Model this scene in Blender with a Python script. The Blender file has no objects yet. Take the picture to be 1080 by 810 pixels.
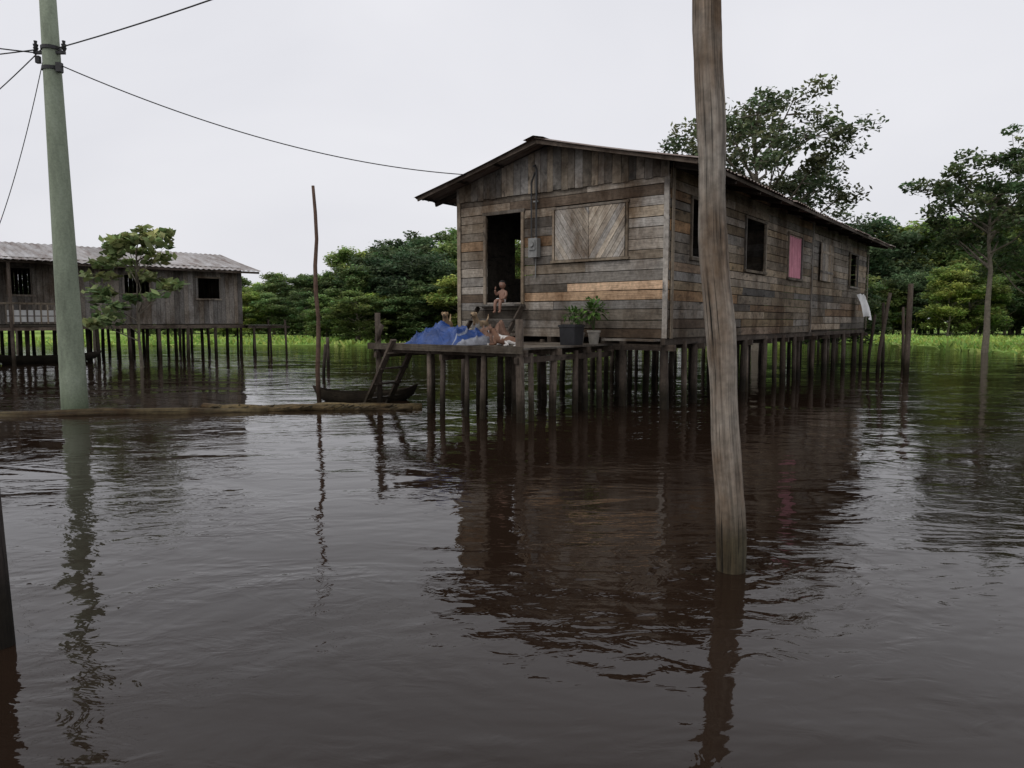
import bpy, math, random
import numpy as np
from mathutils import Vector, Matrix
R=random.Random(7)
scene=bpy.context.scene
COL=scene.collection

# ---------------------------------------------------------------- materials
def newmat(name):
    m=bpy.data.materials.new(name); m.use_nodes=True
    nt=m.node_tree; nt.nodes.clear()
    out=nt.nodes.new('ShaderNodeOutputMaterial'); b=nt.nodes.new('ShaderNodeBsdfPrincipled')
    nt.links.new(b.outputs[0],out.inputs[0])
    return m,nt,b
def N(nt,t,**k):
    n=nt.nodes.new(t)
    for a,v in k.items(): setattr(n,a,v)
    return n
def mul(nt,a,b,mode='MULTIPLY',fac=1.0):
    n=nt.nodes.new('ShaderNodeMix'); n.data_type='RGBA'; n.blend_type=mode
    n.inputs[0].default_value=fac
    for i,s in ((6,a),(7,b)):
        if hasattr(s,'is_output'): nt.links.new(s,n.inputs[i])
        else: n.inputs[i].default_value=(*s,1)
    return n.outputs[2]
def ramp(nt,src,stops):
    r=nt.nodes.new('ShaderNodeValToRGB')
    e=r.color_ramp.elements
    while len(e)<len(stops): e.new(0.5)
    for i,(p,c) in enumerate(stops):
        e[i].position=p; e[i].color=(c,c,c,1) if isinstance(c,(int,float)) else (*c,1)
    nt.links.new(src,r.inputs[0]); return r.outputs[0]
def noise(nt,vec,scale,detail=5,rough=.6,dist=0):
    n=N(nt,'ShaderNodeTexNoise'); n.inputs['Scale'].default_value=scale; n.inputs['Detail'].default_value=detail
    n.inputs['Roughness'].default_value=rough; n.inputs['Distortion'].default_value=dist
    nt.links.new(vec,n.inputs['Vector']); return n.outputs['Fac']
def mapping(nt,src,sc):
    m=N(nt,'ShaderNodeMapping'); m.inputs['Scale'].default_value=sc; nt.links.new(src,m.inputs['Vector']); return m.outputs[0]
def bump(nt,b,h,dist,strength=1):
    n=N(nt,'ShaderNodeBump'); n.inputs['Distance'].default_value=dist; n.inputs['Strength'].default_value=strength
    nt.links.new(h,n.inputs['Height']); nt.links.new(n.outputs[0],b.inputs['Normal'])

def wood(name,grain=(1.2,26,1),lo=.5,hi=1.25,wet=True,stain=(.45,.40,.36),rough=.85,bd=.006,crack=.35):
    m,nt,b=newmat(name)
    at=N(nt,'ShaderNodeAttribute',attribute_name='tint').outputs['Color']
    uv=N(nt,'ShaderNodeUVMap',uv_map='UVMap').outputs[0]
    g=noise(nt,mapping(nt,uv,grain),1.6,8,.7,.3)
    c=mul(nt,at,ramp(nt,g,[(.3,lo),(.5,.95),(.72,hi)]))
    g2=noise(nt,mapping(nt,uv,(grain[0]*1.6,grain[1]*2.7,1)),1.5,3,.6)
    c=mul(nt,c,ramp(nt,g2,[(.32,crack),(.43,1.0)]))
    pos=N(nt,'ShaderNodeNewGeometry').outputs['Position']
    s=noise(nt,mapping(nt,pos,(1.0,1.0,.45)),1.3,6,.65)
    c=mul(nt,c,ramp(nt,s,[(.36,stain),(.56,(1,1,1)),(.75,(1.2,1.17,1.12))]))
    k=noise(nt,pos,14,4,.6)
    c=mul(nt,c,ramp(nt,k,[(.35,.72),(.6,1.06)]))
    if wet:
        sp=N(nt,'ShaderNodeSeparateXYZ'); nt.links.new(pos,sp.inputs[0])
        ad=N(nt,'ShaderNodeMath',operation='MULTIPLY_ADD'); nt.links.new(s,ad.inputs[0]); ad.inputs[1].default_value=-.5
        nt.links.new(sp.outputs[2],ad.inputs[2])
        c=mul(nt,c,ramp(nt,ad.outputs[0],[(.0,(.28,.27,.2)),(.28,(1,1,1))]))
    nt.links.new(c,b.inputs['Base Color']); b.inputs['Roughness'].default_value=rough
    b.inputs['Specular IOR Level'].default_value=.25
    bump(nt,b,g,bd)
    return m
def plain(name,col,rough=.7,var=.25,scale=8,metal=0,spec=.3,bd=.002):
    m,nt,b=newmat(name)
    pos=N(nt,'ShaderNodeTexCoord').outputs['Object']
    n=noise(nt,pos,scale,6,.65)
    c=mul(nt,col,ramp(nt,n,[(.3,1-var),(.7,1+var)]))
    nt.links.new(c,b.inputs['Base Color']); b.inputs['Roughness'].default_value=rough
    b.inputs['Metallic'].default_value=metal; b.inputs['Specular IOR Level'].default_value=spec
    bump(nt,b,n,bd)
    return m
def leafmat(name,varobj=False,trans=.25):
    m,nt,b=newmat(name)
    at=N(nt,'ShaderNodeAttribute',attribute_name='tint').outputs['Color']
    c=at
    if varobj:
        oi=N(nt,'ShaderNodeObjectInfo').outputs['Random']
        c=mul(nt,c,ramp(nt,oi,[(0,(.65,.7,.75)),(.5,(.9,.9,.9)),(1,(1.35,1.18,.8))]))
        pos=N(nt,'ShaderNodeNewGeometry').outputs['Position']
        c=mul(nt,c,ramp(nt,noise(nt,pos,.35,3,.5),[(.35,.6),(.65,1.2)]))
    nt.links.new(c,b.inputs['Base Color']); b.inputs['Roughness'].default_value=.6; b.inputs['Specular IOR Level'].default_value=.25
    t=N(nt,'ShaderNodeBsdfTranslucent'); nt.links.new(c,t.inputs[0])
    mx=N(nt,'ShaderNodeMixShader'); mx.inputs[0].default_value=trans
    out=[n for n in nt.nodes if n.type=='OUTPUT_MATERIAL'][0]
    nt.links.new(b.outputs[0],mx.inputs[1]); nt.links.new(t.outputs[0],mx.inputs[2]); nt.links.new(mx.outputs[0],out.inputs[0])
    return m
def corrug(name,c1,c2,sc=1.0,c3=None):
    m,nt,b=newmat(name)
    uv=N(nt,'ShaderNodeUVMap',uv_map='UVMap').outputs[0]
    at=N(nt,'ShaderNodeAttribute',attribute_name='tint').outputs['Color']
    n=noise(nt,mapping(nt,uv,(2.5*sc,.6*sc,1)),1.2,8,.7)
    r=ramp(nt,n,[(.38,c1),(.60,c2)] if not c3 else [(.36,c1),(.48,c2),(.66,c3)])
    c=mul(nt,r,at)
    nt.links.new(c,b.inputs['Base Color']); b.inputs['Roughness'].default_value=.6; b.inputs['Specular IOR Level'].default_value=.4
    return m

W_WALL=wood('weathered_plank',stain=(.38,.31,.25))
W_DARK=wood('dark_timber',lo=.45,hi=1.3)
W_POLE=wood('pole_timber',grain=(.55,15,1),lo=.28,hi=1.45,stain=(.45,.34,.25),bd=.022,crack=.12)
LEAF=leafmat('leaf'); LEAFD=leafmat('leaf_forest',True,.3)
BARK=plain('bark',(.15,.13,.10),.9,.4,6)
ROOF=corrug('rusty_roof_sheet',(.13,.07,.05),(.28,.24,.21))
ROOFG=corrug('grey_roof_sheet',(.13,.085,.07),(.28,.255,.24),.8,(.46,.45,.45))

# ---------------------------------------------------------------- builder
class MB:
    def __init__(s): s.v=[];s.f=[];s.uv=[];s.c=[];s.m=[];s._t={}
    def hexa(s,P,col,ax=None,mat=0):
        i=len(s.v); s.v+= [tuple(p) for p in P]; s.c+=[col]*8
        F=[(0,3,2,1),(4,5,6,7),(0,1,5,4),(1,2,6,5),(2,3,7,6),(3,0,4,7)]
        ax=ax or (Vector(P[4])-Vector(P[0])).normalized()
        oth=Vector((.577,.61,.54))
        a2=ax.cross(oth).normalized(); a3=ax.cross(a2)
        o1=R.uniform(0,60);o2=R.uniform(0,60)
        for f in F:
            s.f.append(tuple(i+k for k in f)); s.m.append(mat)
            for k in f:
                p=Vector(P[k]); s.uv.append((p.dot(ax)+o1, p.dot(a2)+p.dot(a3)+o2))
    def box(s,c,ax,ay,az,L,W,T,col,mat=0):
        c=Vector(c);ax=Vector(ax)*L/2;ay=Vector(ay)*W/2;az=Vector(az)*T/2
        P=[c-ax-ay-az,c-ax+ay-az,c-ax+ay+az,c-ax-ay+az,c+ax-ay-az,c+ax+ay-az,c+ax+ay+az,c+ax-ay+az]
        s.hexa(P,col,ax.normalized(),mat)
    def beam(s,a,b,w,h,col,up=(0,0,1),mat=0):
        a=Vector(a);b=Vector(b);d=(b-a);L=d.length;d.normalize()
        up=Vector(up); sd=d.cross(up)
        if sd.length<.01: sd=d.cross(Vector((1,0,0)))
        sd.normalize(); u=sd.cross(d).normalized()
        s.box((a+b)/2,d,sd,u,L,w,h,col,mat)
    def tube(s,pts,rad,col,seg=8,mat=0,jit=0,cap=True):
        pts=[Vector(p) for p in pts]; n=len(pts); i0=len(s.v)
        prev=None; ln=0; o=R.uniform(0,50); ls=[]
        for k,p in enumerate(pts):
            d=(pts[min(k+1,n-1)]-pts[max(k-1,0)]).normalized()
            if prev is None:
                q=Vector((1,0,0)) if abs(d.x)<.8 else Vector((0,1,0))
                a=(q-d*q.dot(d)).normalized()
            else: a=(prev-d*prev.dot(d)).normalized()
            prev=a; b=d.cross(a)
            if k: ln+=(p-pts[k-1]).length
            ls.append(ln)
            for j in range(seg):
                an=2*math.pi*j/seg; r=rad[k]*(1+R.uniform(-jit,jit))
                s.v.append(tuple(p+(a*math.cos(an)+b*math.sin(an))*r)); s.c.append(col)
        per=2*math.pi*max(rad)
        for k in range(n-1):
            for j in range(seg):
                j2=(j+1)%seg
                s.f.append((i0+k*seg+j,i0+k*seg+j2,i0+(k+1)*seg+j2,i0+(k+1)*seg+j)); s.m.append(mat)
                s.uv+=[(ls[k]+o,j/seg*per),(ls[k]+o,(j+1)/seg*per),(ls[k+1]+o,(j+1)/seg*per),(ls[k+1]+o,j/seg*per)]
        if cap:
            for base,rev in ((i0,True),(i0+(n-1)*seg,False)):
                f=[base+j for j in range(seg)]
                if rev: f=f[::-1]
                s.f.append(tuple(f)); s.m.append(mat)
                s.uv+=[(o+R.random()*.05,R.random()*.05) for _ in f]
    def grid(s,fn,nu,nv,col,mat=0,close=False):
        i0=len(s.v)
        for i in range(nu+1):
            for j in range(nv+1):
                p,uv=fn(i/nu,j/nv); s.v.append(tuple(p)); s.c.append(col if not callable(col) else col(i/nu,j/nv))
                s._t[len(s.v)-1]=uv
        for i in range(nu):
            for j in range(nv):
                f=(i0+i*(nv+1)+j,i0+(i+1)*(nv+1)+j,i0+(i+1)*(nv+1)+j+1,i0+i*(nv+1)+j+1)
                s.f.append(f); s.m.append(mat); s.uv+=[s._t[k] for k in f]
    def build(s,name,mats,parent=None,smooth=False,loc=None,rotz=0):
        me=bpy.data.meshes.new(name); me.from_pydata(s.v,[],s.f)
        for m in mats: me.materials.append(m)
        me.polygons.foreach_set('material_index',s.m)
        if smooth: me.polygons.foreach_set('use_smooth',[True]*len(s.f))
        u=me.uv_layers.new(name='UVMap'); u.data.foreach_set('uv',np.array(s.uv,dtype=np.float32).ravel())
        a=me.attributes.new('tint','FLOAT_COLOR','POINT')
        a.data.foreach_set('color',np.array([(*c[:3],1) for c in s.c],dtype=np.float32).ravel())
        me.update()
        o=bpy.data.objects.new(name,me); COL.objects.link(o)
        if parent: o.parent=parent
        if loc: o.location=loc
        o.rotation_euler[2]=rotz
        return o
def empty(name,loc=(0,0,0),rotz=0,parent=None):
    o=bpy.data.objects.new(name,None); COL.objects.link(o); o.location=loc; o.rotation_euler[2]=rotz; o.empty_display_size=.2
    if parent:o.parent=parent
    return o
def greywood(base=.2,v=.35,warm=1.0):
    k=base*(1+R.uniform(-v,v)); w=R.uniform(.0,1)*warm
    return (k*(1.04+.14*w),k*(.98-.02*w),k*(.90-.20*w))
def darkwood(base=.06,v=.3):
    k=base*.95*(1+R.uniform(-v,v)); return (k*1.17,k*.92,k*.72)

X=Vector((1,0,0));Y=Vector((0,1,0));Z=Vector((0,0,1))

def plank_wall(mb,o,d,n,L,z0,z1,openings,rowh=.19,th=.025,base=.2,warm=1.0,minL=1.6,maxL=4.2,lowdark=1.0):
    o=Vector(o);d=Vector(d);n=Vector(n); z=z0
    while z<z1-.03:
        h=min(rowh*R.uniform(.85,1.15),z1-z); zm=z+h/2
        cuts=[(0,L)]
        for (a,b,za,zb) in openings:
            if za-.02<zm<zb+.02:
                nc=[]
                for (p,q) in cuts:
                    if b<=p or a>=q: nc.append((p,q)); continue
                    if a>p: nc.append((p,a))
                    if b<q: nc.append((b,q))
                cuts=nc
        for (p,q) in cuts:
            x=p
            while x<q-.01:
                e=x+R.uniform(minL,maxL)
                if q-e<.7: e=q
                g=R.uniform(.008,.020)
                c=o+d*((x+e)/2)+Z*zm+n*R.uniform(-.003,.012)
                tilt=R.uniform(-.0035,.0035)
                ax=(d+Z*tilt).normalized(); az=(Z-d*tilt+n*R.uniform(-.04,.04)).normalized(); ay=n
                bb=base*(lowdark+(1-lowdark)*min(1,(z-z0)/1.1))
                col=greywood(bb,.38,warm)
                if R.random()<.16: col=tuple(k*.55 for k in col)
                if R.random()<.10: col=(col[0]*1.28,col[1]*1.25,col[2]*1.22)
                if R.random()<.12: col=(col[0]*1.12,col[1]*.9,col[2]*.72)
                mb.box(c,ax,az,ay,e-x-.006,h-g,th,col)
                x=e
        z+=h

# ================================================================ MAIN HOUSE
ANG=math.atan2(.797,.604)
house=empty('stilt_house',(2.95,13.5,0),ANG)
def Wp(s,t,z):
    return Vector((2.95+.604*s-.797*t,13.5+.797*s+.604*t,z))
LEN=17.7; WID=5.25; ZB=1.36; ZT=4.41; RZ=5.36; RT=2.70; SL=.245
def roofz(t): return RZ-SL*abs(t-RT)
mb=MB()
door=(3.42,4.40,2.05,4.02); shut=(.90,2.56,2.94,3.98)
plank_wall(mb,(0,0,0),Y,-X,WID,ZB,ZT,[door,shut],base=.35,warm=.9,lowdark=.68)  # lower front planks tinted darker, shadow put into their colour
t=0.0
while t<WID-.01:
    w=min(R.uniform(.14,.21),WID-t); a=t+.004;b=t+w-.004
    za=roofz(a)-.05; zb=roofz(b)-.05
    zl=ZT-.02+R.uniform(-.03,.0); off=-.036-R.uniform(0,.008)
    P=[(off-.02,a,zl),(off-.02,b,zl),(off,b,zl),(off,a,zl),(off-.02,a,za),(off-.02,b,zb),(off,b,zb),(off,a,za)]
    mb.hexa(P,greywood(.26,.4,.9),Z); t+=w
mb.box((-.045,.05,(ZB+ZT)/2),Z,Y,X,ZT-ZB,.10,.02,greywood(.3)); mb.box((-.045,WID-.05,(ZB+ZT)/2),Z,Y,X,ZT-ZB,.10,.02,greywood(.3))
def frame(mb,x,a,b,za,zb,w=.07,col=.16,sill=True):
    mb.box((x,a-w/2,(za+zb)/2),Z,Y,X,zb-za,w,.05,greywood(col)); mb.box((x,b+w/2,(za+zb)/2),Z,Y,X,zb-za,w,.05,greywood(col))
    mb.box((x,(a+b)/2,zb+w/2),Y,Z,X,b-a+2*w+.04,w,.055,greywood(col))
    if sill: mb.box((x-.01,(a+b)/2,za-w/2),Y,Z,X,b-a+2*w+.06,w,.075,greywood(col))
frame(mb,-.035,*door,col=.22); frame(mb,-.035,*shut,w=.05,col=.28)
mb.build('front_wall',[W_WALL],house)
mb=MB(); a,b,za,zb=shut; mid=(a+b)/2
def clip_poly(poly,test):
    out=[]
    for i in range(len(poly)):
        p,q=poly[i],poly[(i+1)%len(poly)]; dp,dq=test(p),test(q)
        if dp>=0: out.append(p)
        if (dp>=0)!=(dq>=0):
            k=dp/(dp-dq); out.append((p[0]+(q[0]-p[0])*k,p[1]+(q[1]-p[1])*k))
    return out
for side in (-1,1):
    y0,y1=(a+.02,mid-.006) if side<0 else (mid+.006,b-.02)
    k=-2.6
    while k<2.6:
        w=R.uniform(.10,.14)
        dx,dz=side*.56,.83
        nx,nz=-dz,dx
        cx,cz=mid,(za+zb)/2
        P=[(cx+dx*s_+nx*(k+e),cz+dz*s_+nz*(k+e)) for s_,e in ((-3,.004),(3,.004),(3,w-.004),(-3,w-.004))]
        for tst in (lambda p:p[0]-y0,lambda p:y1-p[0],lambda p:p[1]-za-.01,lambda p:zb-.01-p[1]):
            P=clip_poly(P,tst) if P else P
        k+=w
        if len(P)<3: continue
        col=greywood(.45,.2,.7); i0=len(mb.v); xo=-.032-R.uniform(0,.006); n=len(P)
        for xx in (xo,xo-.018):
            mb.v+=[(xx,p[0],p[1]) for p in P]; mb.c+=[col]*n
        o1=R.uniform(0,50)
        uvf=lambda p:(p[0]*dx+p[1]*dz+o1,p[0]*nx+p[1]*nz)
        mb.f.append(tuple(i0+n+j for j in range(n)));mb.m.append(0);mb.uv+=[uvf(p) for p in P]
        mb.f.append(tuple(i0+j for j in range(n))[::-1]);mb.m.append(0);mb.uv+=[uvf(p) for p in P][::-1]
        for j in range(n):
            j2=(j+1)%n; mb.f.append((i0+j,i0+j2,i0+n+j2,i0+n+j));mb.m.append(0);mb.uv+=[uvf(P[j]),uvf(P[j2]),uvf(P[j2]),uvf(P[j])]
mb.build('chevron_shutter',[W_WALL],house)
mb=MB()
wins=[(.95,1.75,2.95,4.08),(4.06,5.45,2.89,4.06),(7.4,8.65,2.86,4.02),(14.7,15.9,2.9,4.02)]
SZT=4.62
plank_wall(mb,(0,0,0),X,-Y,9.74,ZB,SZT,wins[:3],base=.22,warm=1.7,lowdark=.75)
plank_wall(mb,(9.8,0.03,0),X,-Y,LEN-9.8,ZB+.05,SZT,[(a-9.8,b-9.8,c,d) for a,b,c,d in wins[3:]],base=.24,warm=1.2,rowh=.21)
for (a,b,za,zb) in wins:
    for s_ in (a-.03,b+.03): mb.box((s_,-.035,(za+zb)/2),Z,X,Y,zb-za,.06,.045,greywood(.18))
    mb.box(((a+b)/2,-.038,zb+.03),X,Z,Y,b-a+.16,.06,.05,greywood(.18)); mb.box(((a+b)/2,-.045,za-.03),X,Z,Y,b-a+.16,.06,.07,greywood(.18))
for s_ in (.05,9.77,LEN-.04): mb.box((s_,-.048,(ZB+SZT)/2),Z,X,Y,SZT-ZB,.10,.02,greywood(.2))
for i in range(9): mb.box((10.75+i*.17,-.05,3.5),Z,X,Y,1.15,.16,.02,greywood(.33,.2))
mb.box((11.4,-.068,3.8),X,Z,Y,1.5,.07,.015,greywood(.3)); mb.box((11.4,-.068,3.2),X,Z,Y,1.5,.07,.015,greywood(.3))
mb.build('side_wall',[W_WALL],house)
mb=MB()
plank_wall(mb,(0,WID,0),X,Y,LEN,ZB,SZT,[(2.1,3.0,2.75,3.75),(7,8.2,2.9,4)],base=.2)
plank_wall(mb,(LEN,0,0),Y,X,WID,ZB,4.6,[(2.2,3.1,2,3.9)],base=.2)
t=0.0
while t<WID-.01:
    w=min(.2,WID-t); P=[]
    for (zz) in (0,1):
        for (xx,yy) in ((LEN+.02,t),(LEN+.02,t+w-.006),(LEN+.045,t+w-.006),(LEN+.045,t)):
            P.append((xx,yy,4.55 if zz==0 else roofz(yy)-.05))
    mb.hexa(P,greywood(.16),Z); t+=w
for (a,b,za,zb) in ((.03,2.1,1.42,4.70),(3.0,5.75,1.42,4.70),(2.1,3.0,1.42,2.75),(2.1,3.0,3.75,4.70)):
    mb.box(((a+b)/2,WID-.045,(za+zb)/2),X,Z,Y,b-a,zb-za,.02,greywood(.08))  # dark panels added inside the left wall to block light through its gaps
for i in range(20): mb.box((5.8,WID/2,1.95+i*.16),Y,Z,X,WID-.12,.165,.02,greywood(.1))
mb.build('rear_walls_and_light_backing',[W_WALL],house)
mb=MB()
for i in range(int(WID/.2)): 
    mb.box((LEN/2,.12+i*.2,1.40),X,Y,Z,LEN-.06,.19,.025,darkwood(.09)); mb.box((LEN/2,.12+i*.2,1.99),X,Y,Z,LEN-.1,.195,.025,darkwood(.1))
for t in (.06,1.35,2.65,3.95,WID-.06): mb.box((LEN/2,t,1.30),X,Y,Z,LEN+.2,.09,.13,darkwood(.09))
for i in range(13): mb.box((.06+i*1.46,WID/2,1.18),Y,X,Z,WID+.25,.09,.12,darkwood(.09))
mb.build('floor_frame',[W_DARK],house)
mb=MB()
for i in range(13):
    s_=.08+i*1.46
    for t in (.06,1.0,1.95,2.9,3.9,4.6,WID-.06):
        if i>0 and t in (1.0,2.9,4.6) : continue
        x=s_+R.uniform(-.12,.12)*(i>0); y=t+R.uniform(-.05,.05); r=R.uniform(.06,.085)
        if i==0 and t<.1: r=.095
        lx,ly=R.uniform(-.06,.06),R.uniform(-.06,.06)
        mb.tube([(x+lx,y+ly,-1.2),(x+lx*.6,y+ly*.6,-.1),(x+.2*lx,y+.2*ly,.6),(x,y,1.30)],[r*1.05,r,r*.97,r*.92],darkwood(.085),8,jit=.07)
for i in range(9):
    s_=.8+i*1.9+R.uniform(-.3,.3); r=.06
    mb.tube([(s_,-.02,-1.2),(s_+R.uniform(-.05,.05),.03,1.3)],[r,r],darkwood(.10),8,jit=.05)
mb.build('stilts',[W_DARK],house,smooth=True)
def roof_mesh(x0,x1,ya,yr,yb,zr,sl,lam=.19,amp=.018,sheet=.95,n=8,tone=1.0):
    mb=MB()
    for side,(y0,y1) in enumerate(((yr,ya),(yr,yb))):
        x=x0; 
        while x<x1-.05:
            xe=min(x+sheet,x1); dz=R.uniform(0,.012); tn=tone*R.uniform(.75,1.2); dy=R.uniform(-.06,.06); nn=int((xe+.06-x)/lam*n)
            def fn(u,v,x=x,xe=xe,dz=dz,dy=dy):
                xx=x+(xe+.06-x)*u; yy=y0+((y1+dy)-y0)*v
                return (xx,yy,zr-sl*abs(yy-yr)+amp*math.sin(2*math.pi*xx/lam)+dz-.012*math.sin(v*math.pi)*2),(xx+side*31,yy)
            mb.grid(fn,nn,5,(tn,tn,tn)); x=xe
    return mb
mb=roof_mesh(-.60,LEN+.6,-.80,RT,6.10,RZ,SL)
def fn(u,v):
    xx=-.63+(LEN+1.25)*u; a=(v-.5)*.5
    return (xx,RT+a,RZ+.035-SL*abs(a)),(xx,a)
mb.grid(fn,10,4,(.9,.9,.9))
mb.build('roof_sheets',[ROOF],house)
mb=MB()
for (ta,tb) in ((RT,-.74),(RT,6.04)):
    mb.beam((-.52,ta,roofz(ta)-.065),(-.52,tb,roofz(tb)-.065),.03,.075,darkwood(.14),up=(0,0,1))
for i in range(13):
    x=-.02+i*1.46
    if i==0: x=.06
    for tb in (-.72,6.02): mb.beam((x,RT,roofz(RT)-.11),(x,tb,roofz(tb)-.11),.05,.10,darkwood(.06))
for t in (-.7,.45,1.6,3.9,4.9,6.0,RT-.06): mb.box((LEN/2,t,roofz(t)-.045),X,Y,Z,LEN+1.05,.06,.035,darkwood(.07))
mb.box((LEN/2,-.755,roofz(-.755)-.065),X,Z,Y,LEN+1.1,.07,.02,darkwood(.1))
mb.build('roof_frame',[W_DARK],house)
PINK=plain('pink_cloth',(.52,.22,.27),.9,.2,3)
mb=MB()
def fn(u,v): return (7.42+1.2*u,-.012+.015*math.sin(u*30)+.006*math.sin(u*71),2.88+1.12*v),(u,v)
mb.grid(fn,60,6,(1,1,1)); mb.build('pink_curtain',[PINK],house,True)
GREY=plain('grey_metal_box',(.22,.22,.21),.5,.2,10); BLK=plain('black_plastic',(.02,.02,.022),.45,.3,10)
DKG=plain('dark_conduit',(.05,.05,.05),.5,.2,10)
mb=MB()
mt=3.02
mb.box((-.12,mt,3.23),Z,Y,X,.40,.22,.14,(1,1,1)); mb.box((-.20,mt,3.28),Z,Y,X,.2,.15,.03,(1,1,1)); mb.tube([(-.19,mt,3.30),(-.25,mt,3.30)],[.06,.055],(1,1,1),16)
mb.tube([(-.09,mt-.03,3.4),(-.09,mt-.03,4.85),(-.13,mt-.03,4.93),(-.2,mt-.03,4.90)],[.022]*4,(.5,.5,.5),8,1)
mb.tube([(-.08,mt+.10,3.35),(-.08,mt+.11,4.6),(-.08,mt+.02,4.8)],[.016]*3,(.5,.5,.5),8,1)
mb.tube([(-.06,mt,3.02),(-.05,mt+.02,2.6)],[.012]*2,(1,1,1),6)
mb.box((-.07,mt,4.2),Y,Z,X,.12,.03,.03,(1,1,1))
mb.build('electric_meter',[GREY,DKG],house)
WHITE=plain('white_cloth',(.7,.7,.68),.9,.12,5)
mb=MB()
def fn(u,v):
    w=.62*(.30+.70*math.sin(math.pi*min(1,v*.8+.1)))
    return (15.6+(u-.5)*w*1.4+.1*math.sin(v*3),-.14-.20*math.sin(math.pi*u)*(1-v*.3)-.05*math.sin(u*17+v*4)-.30*v,2.62-.80*v+.05*math.sin(u*9)-.1*v*u),(u,v)
mb.grid(fn,24,16,(1,1,1)); mb.build('hanging_white_sack',[WHITE],house,True)

DZ=1.24
mb=MB()
t=1.15
while t<4.72:
    w=R.uniform(.15,.2); e=R.uniform(-.08,.08)
    mb.box((-1.60+e/2,t+w/2,DZ-.015+R.uniform(-.004,.004)),X,Y,Z,3.08+e,w-.012,.03,greywood(.17,.3)); t+=w
for s_ in (-3.02,-2.0,-1.0,-.12): mb.box((s_,2.95,DZ-.09),Y,X,Z,3.7,.07,.115,darkwood(.1))
for t in (1.22,2.9,4.62): mb.box((-1.6,t,DZ-.20),X,Y,Z,3.15,.07,.10,darkwood(.1))
mb.box((-3.17,2.95,DZ-.03),Y,Z,X,3.75,.12,.03,greywood(.14))
mb.box((-.30,3.9,2.03),Y,X,Z,1.25,.36,.04,greywood(.24)); 
mb.box((-.50,3.85,1.72),Y,X,Z,1.3,.24,.04,greywood(.16)); mb.box((-.75,3.8,1.46),Y,X,Z,1.35,.24,.04,greywood(.16))
for t in (3.25,4.45): 
    mb.beam((-.90,t,DZ),(-.25,t,2.0),.04,.10,darkwood(.08))
mb.box((-.25,.65,1.33),Y,X,Z,1.1,.3,.04,greywood(.18))
mb.build('porch_deck',[W_WALL],house)
mb=MB()
for (s_,t,top,r) in ((-3.08,1.22,1.72,.075),(-3.05,2.0,1.15,.05),(-3.0,2.42,1.15,.045),(-3.02,2.98,1.15,.05),(-3.05,3.3,1.15,.05),(-3.08,4.64,1.85,.06),
    (-2.75,1.22,1.15,.05),(-2.0,1.25,1.15,.07),(-1.35,1.2,1.15,.055),(-1.0,1.22,1.15,.06),(-.5,1.2,1.15,.06),(-1.6,4.6,1.15,.06),(-1.7,2.7,1.15,.06),(-1.5,3.4,1.15,.05),(-2.2,2.0,1.15,.05)):
    lx,ly=R.uniform(-.06,.06),R.uniform(-.06,.06)
    mb.tube([(s_+lx,t+ly,-1.2),(s_+lx*.4,t+ly*.4,.3),(s_,t,top)],[r*1.05,r,r*.9],darkwood(.095),8,jit=.08)
mb.beam((-3.1,4.5,1.62),(-3.1,4.66,1.3),.04,.1,darkwood(.08))
mb.build('porch_posts',[W_DARK],house,True)
mb=MB()
for s_ in (-3.22,-2.62): mb.beam((s_,4.05,DZ+.1),(s_-.02,5.1,-.35),.045,.13,darkwood(.085),up=(1,0,0))
for k in range(5):
    f=.15+k*.18; mb.beam((-3.27,4.05+1.05*f,DZ+.1-1.69*f),(-2.57,4.05+1.05*f,DZ+.1-1.69*f),.12,.035,darkwood(.09))
mb.build('boarding_ladder',[W_DARK],house)

TARP,nt,b=newmat('blue_tarp')
pos=N(nt,'ShaderNodeTexCoord').outputs['Object']; at=N(nt,'ShaderNodeAttribute',attribute_name='tint').outputs['Color']
nn=noise(nt,pos,6,5,.6); nt.links.new(mul(nt,at,ramp(nt,nn,[(.3,.55),(.7,1.25)])),b.inputs['Base Color']); b.inputs['Roughness'].default_value=.5
bump(nt,b,nn,.03)
mb=MB()
from mathutils import noise as mn
def tarpfn(cx,cy,hx,hy,h,seed,z=DZ,skew=0,amp=1):
    def fn(u,v):
        a=(u-.5)*2;b_=(v-.5)*2
        e=(1-abs(a)**3)*(1-abs(b_)**2.6)
        e=max(0,e)**.7*(1-skew*b_)
        p=Vector((a*1.1+seed,b_*1.5,seed))
        f=mn.noise(p)*.55+mn.noise(p*2.2)*.32*amp
        cr=1-abs(math.sin(b_*4+a*3+mn.noise(p*1.1)*5)); cr2=1-abs(math.sin(a*3-b_*5+mn.noise(p*.9+Vector((5,0,0)))*6))
        zz=z+.014+h*e*(.72+.9*f)+(.08*cr**4+.07*cr2**4)*min(1,e*2)
        x=cx+a*hx*(1+.16*mn.noise(p*1.5)); y=cy+b_*hy*(1+.14*mn.noise(p*1.4+Vector((9,0,0))))
        return (x,y,zz),(u,v)
    return fn
def tc(u,v): 
    if v<.05 and u<.8: return (.26,.27,.30)
    if .12<v<.15 and u<.5: return (.22,.25,.32)
    return (.008,.045,.19)
mb.grid(tarpfn(-2.50,3.28,.52,.72,.36,6.7,skew=.22),70,100,tc); mb.build('blue_tarp_bundle',[TARP],house,True)
CL=plain('bundle_cloth',(.17,.10,.07),.9,.5,9)
mb=MB(); mb.grid(tarpfn(-1.9,2.72,.30,.26,.42,8.3),30,30,(1,1,1)); mb.build('brown_cloth_bundle',[CL],house,True)
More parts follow.
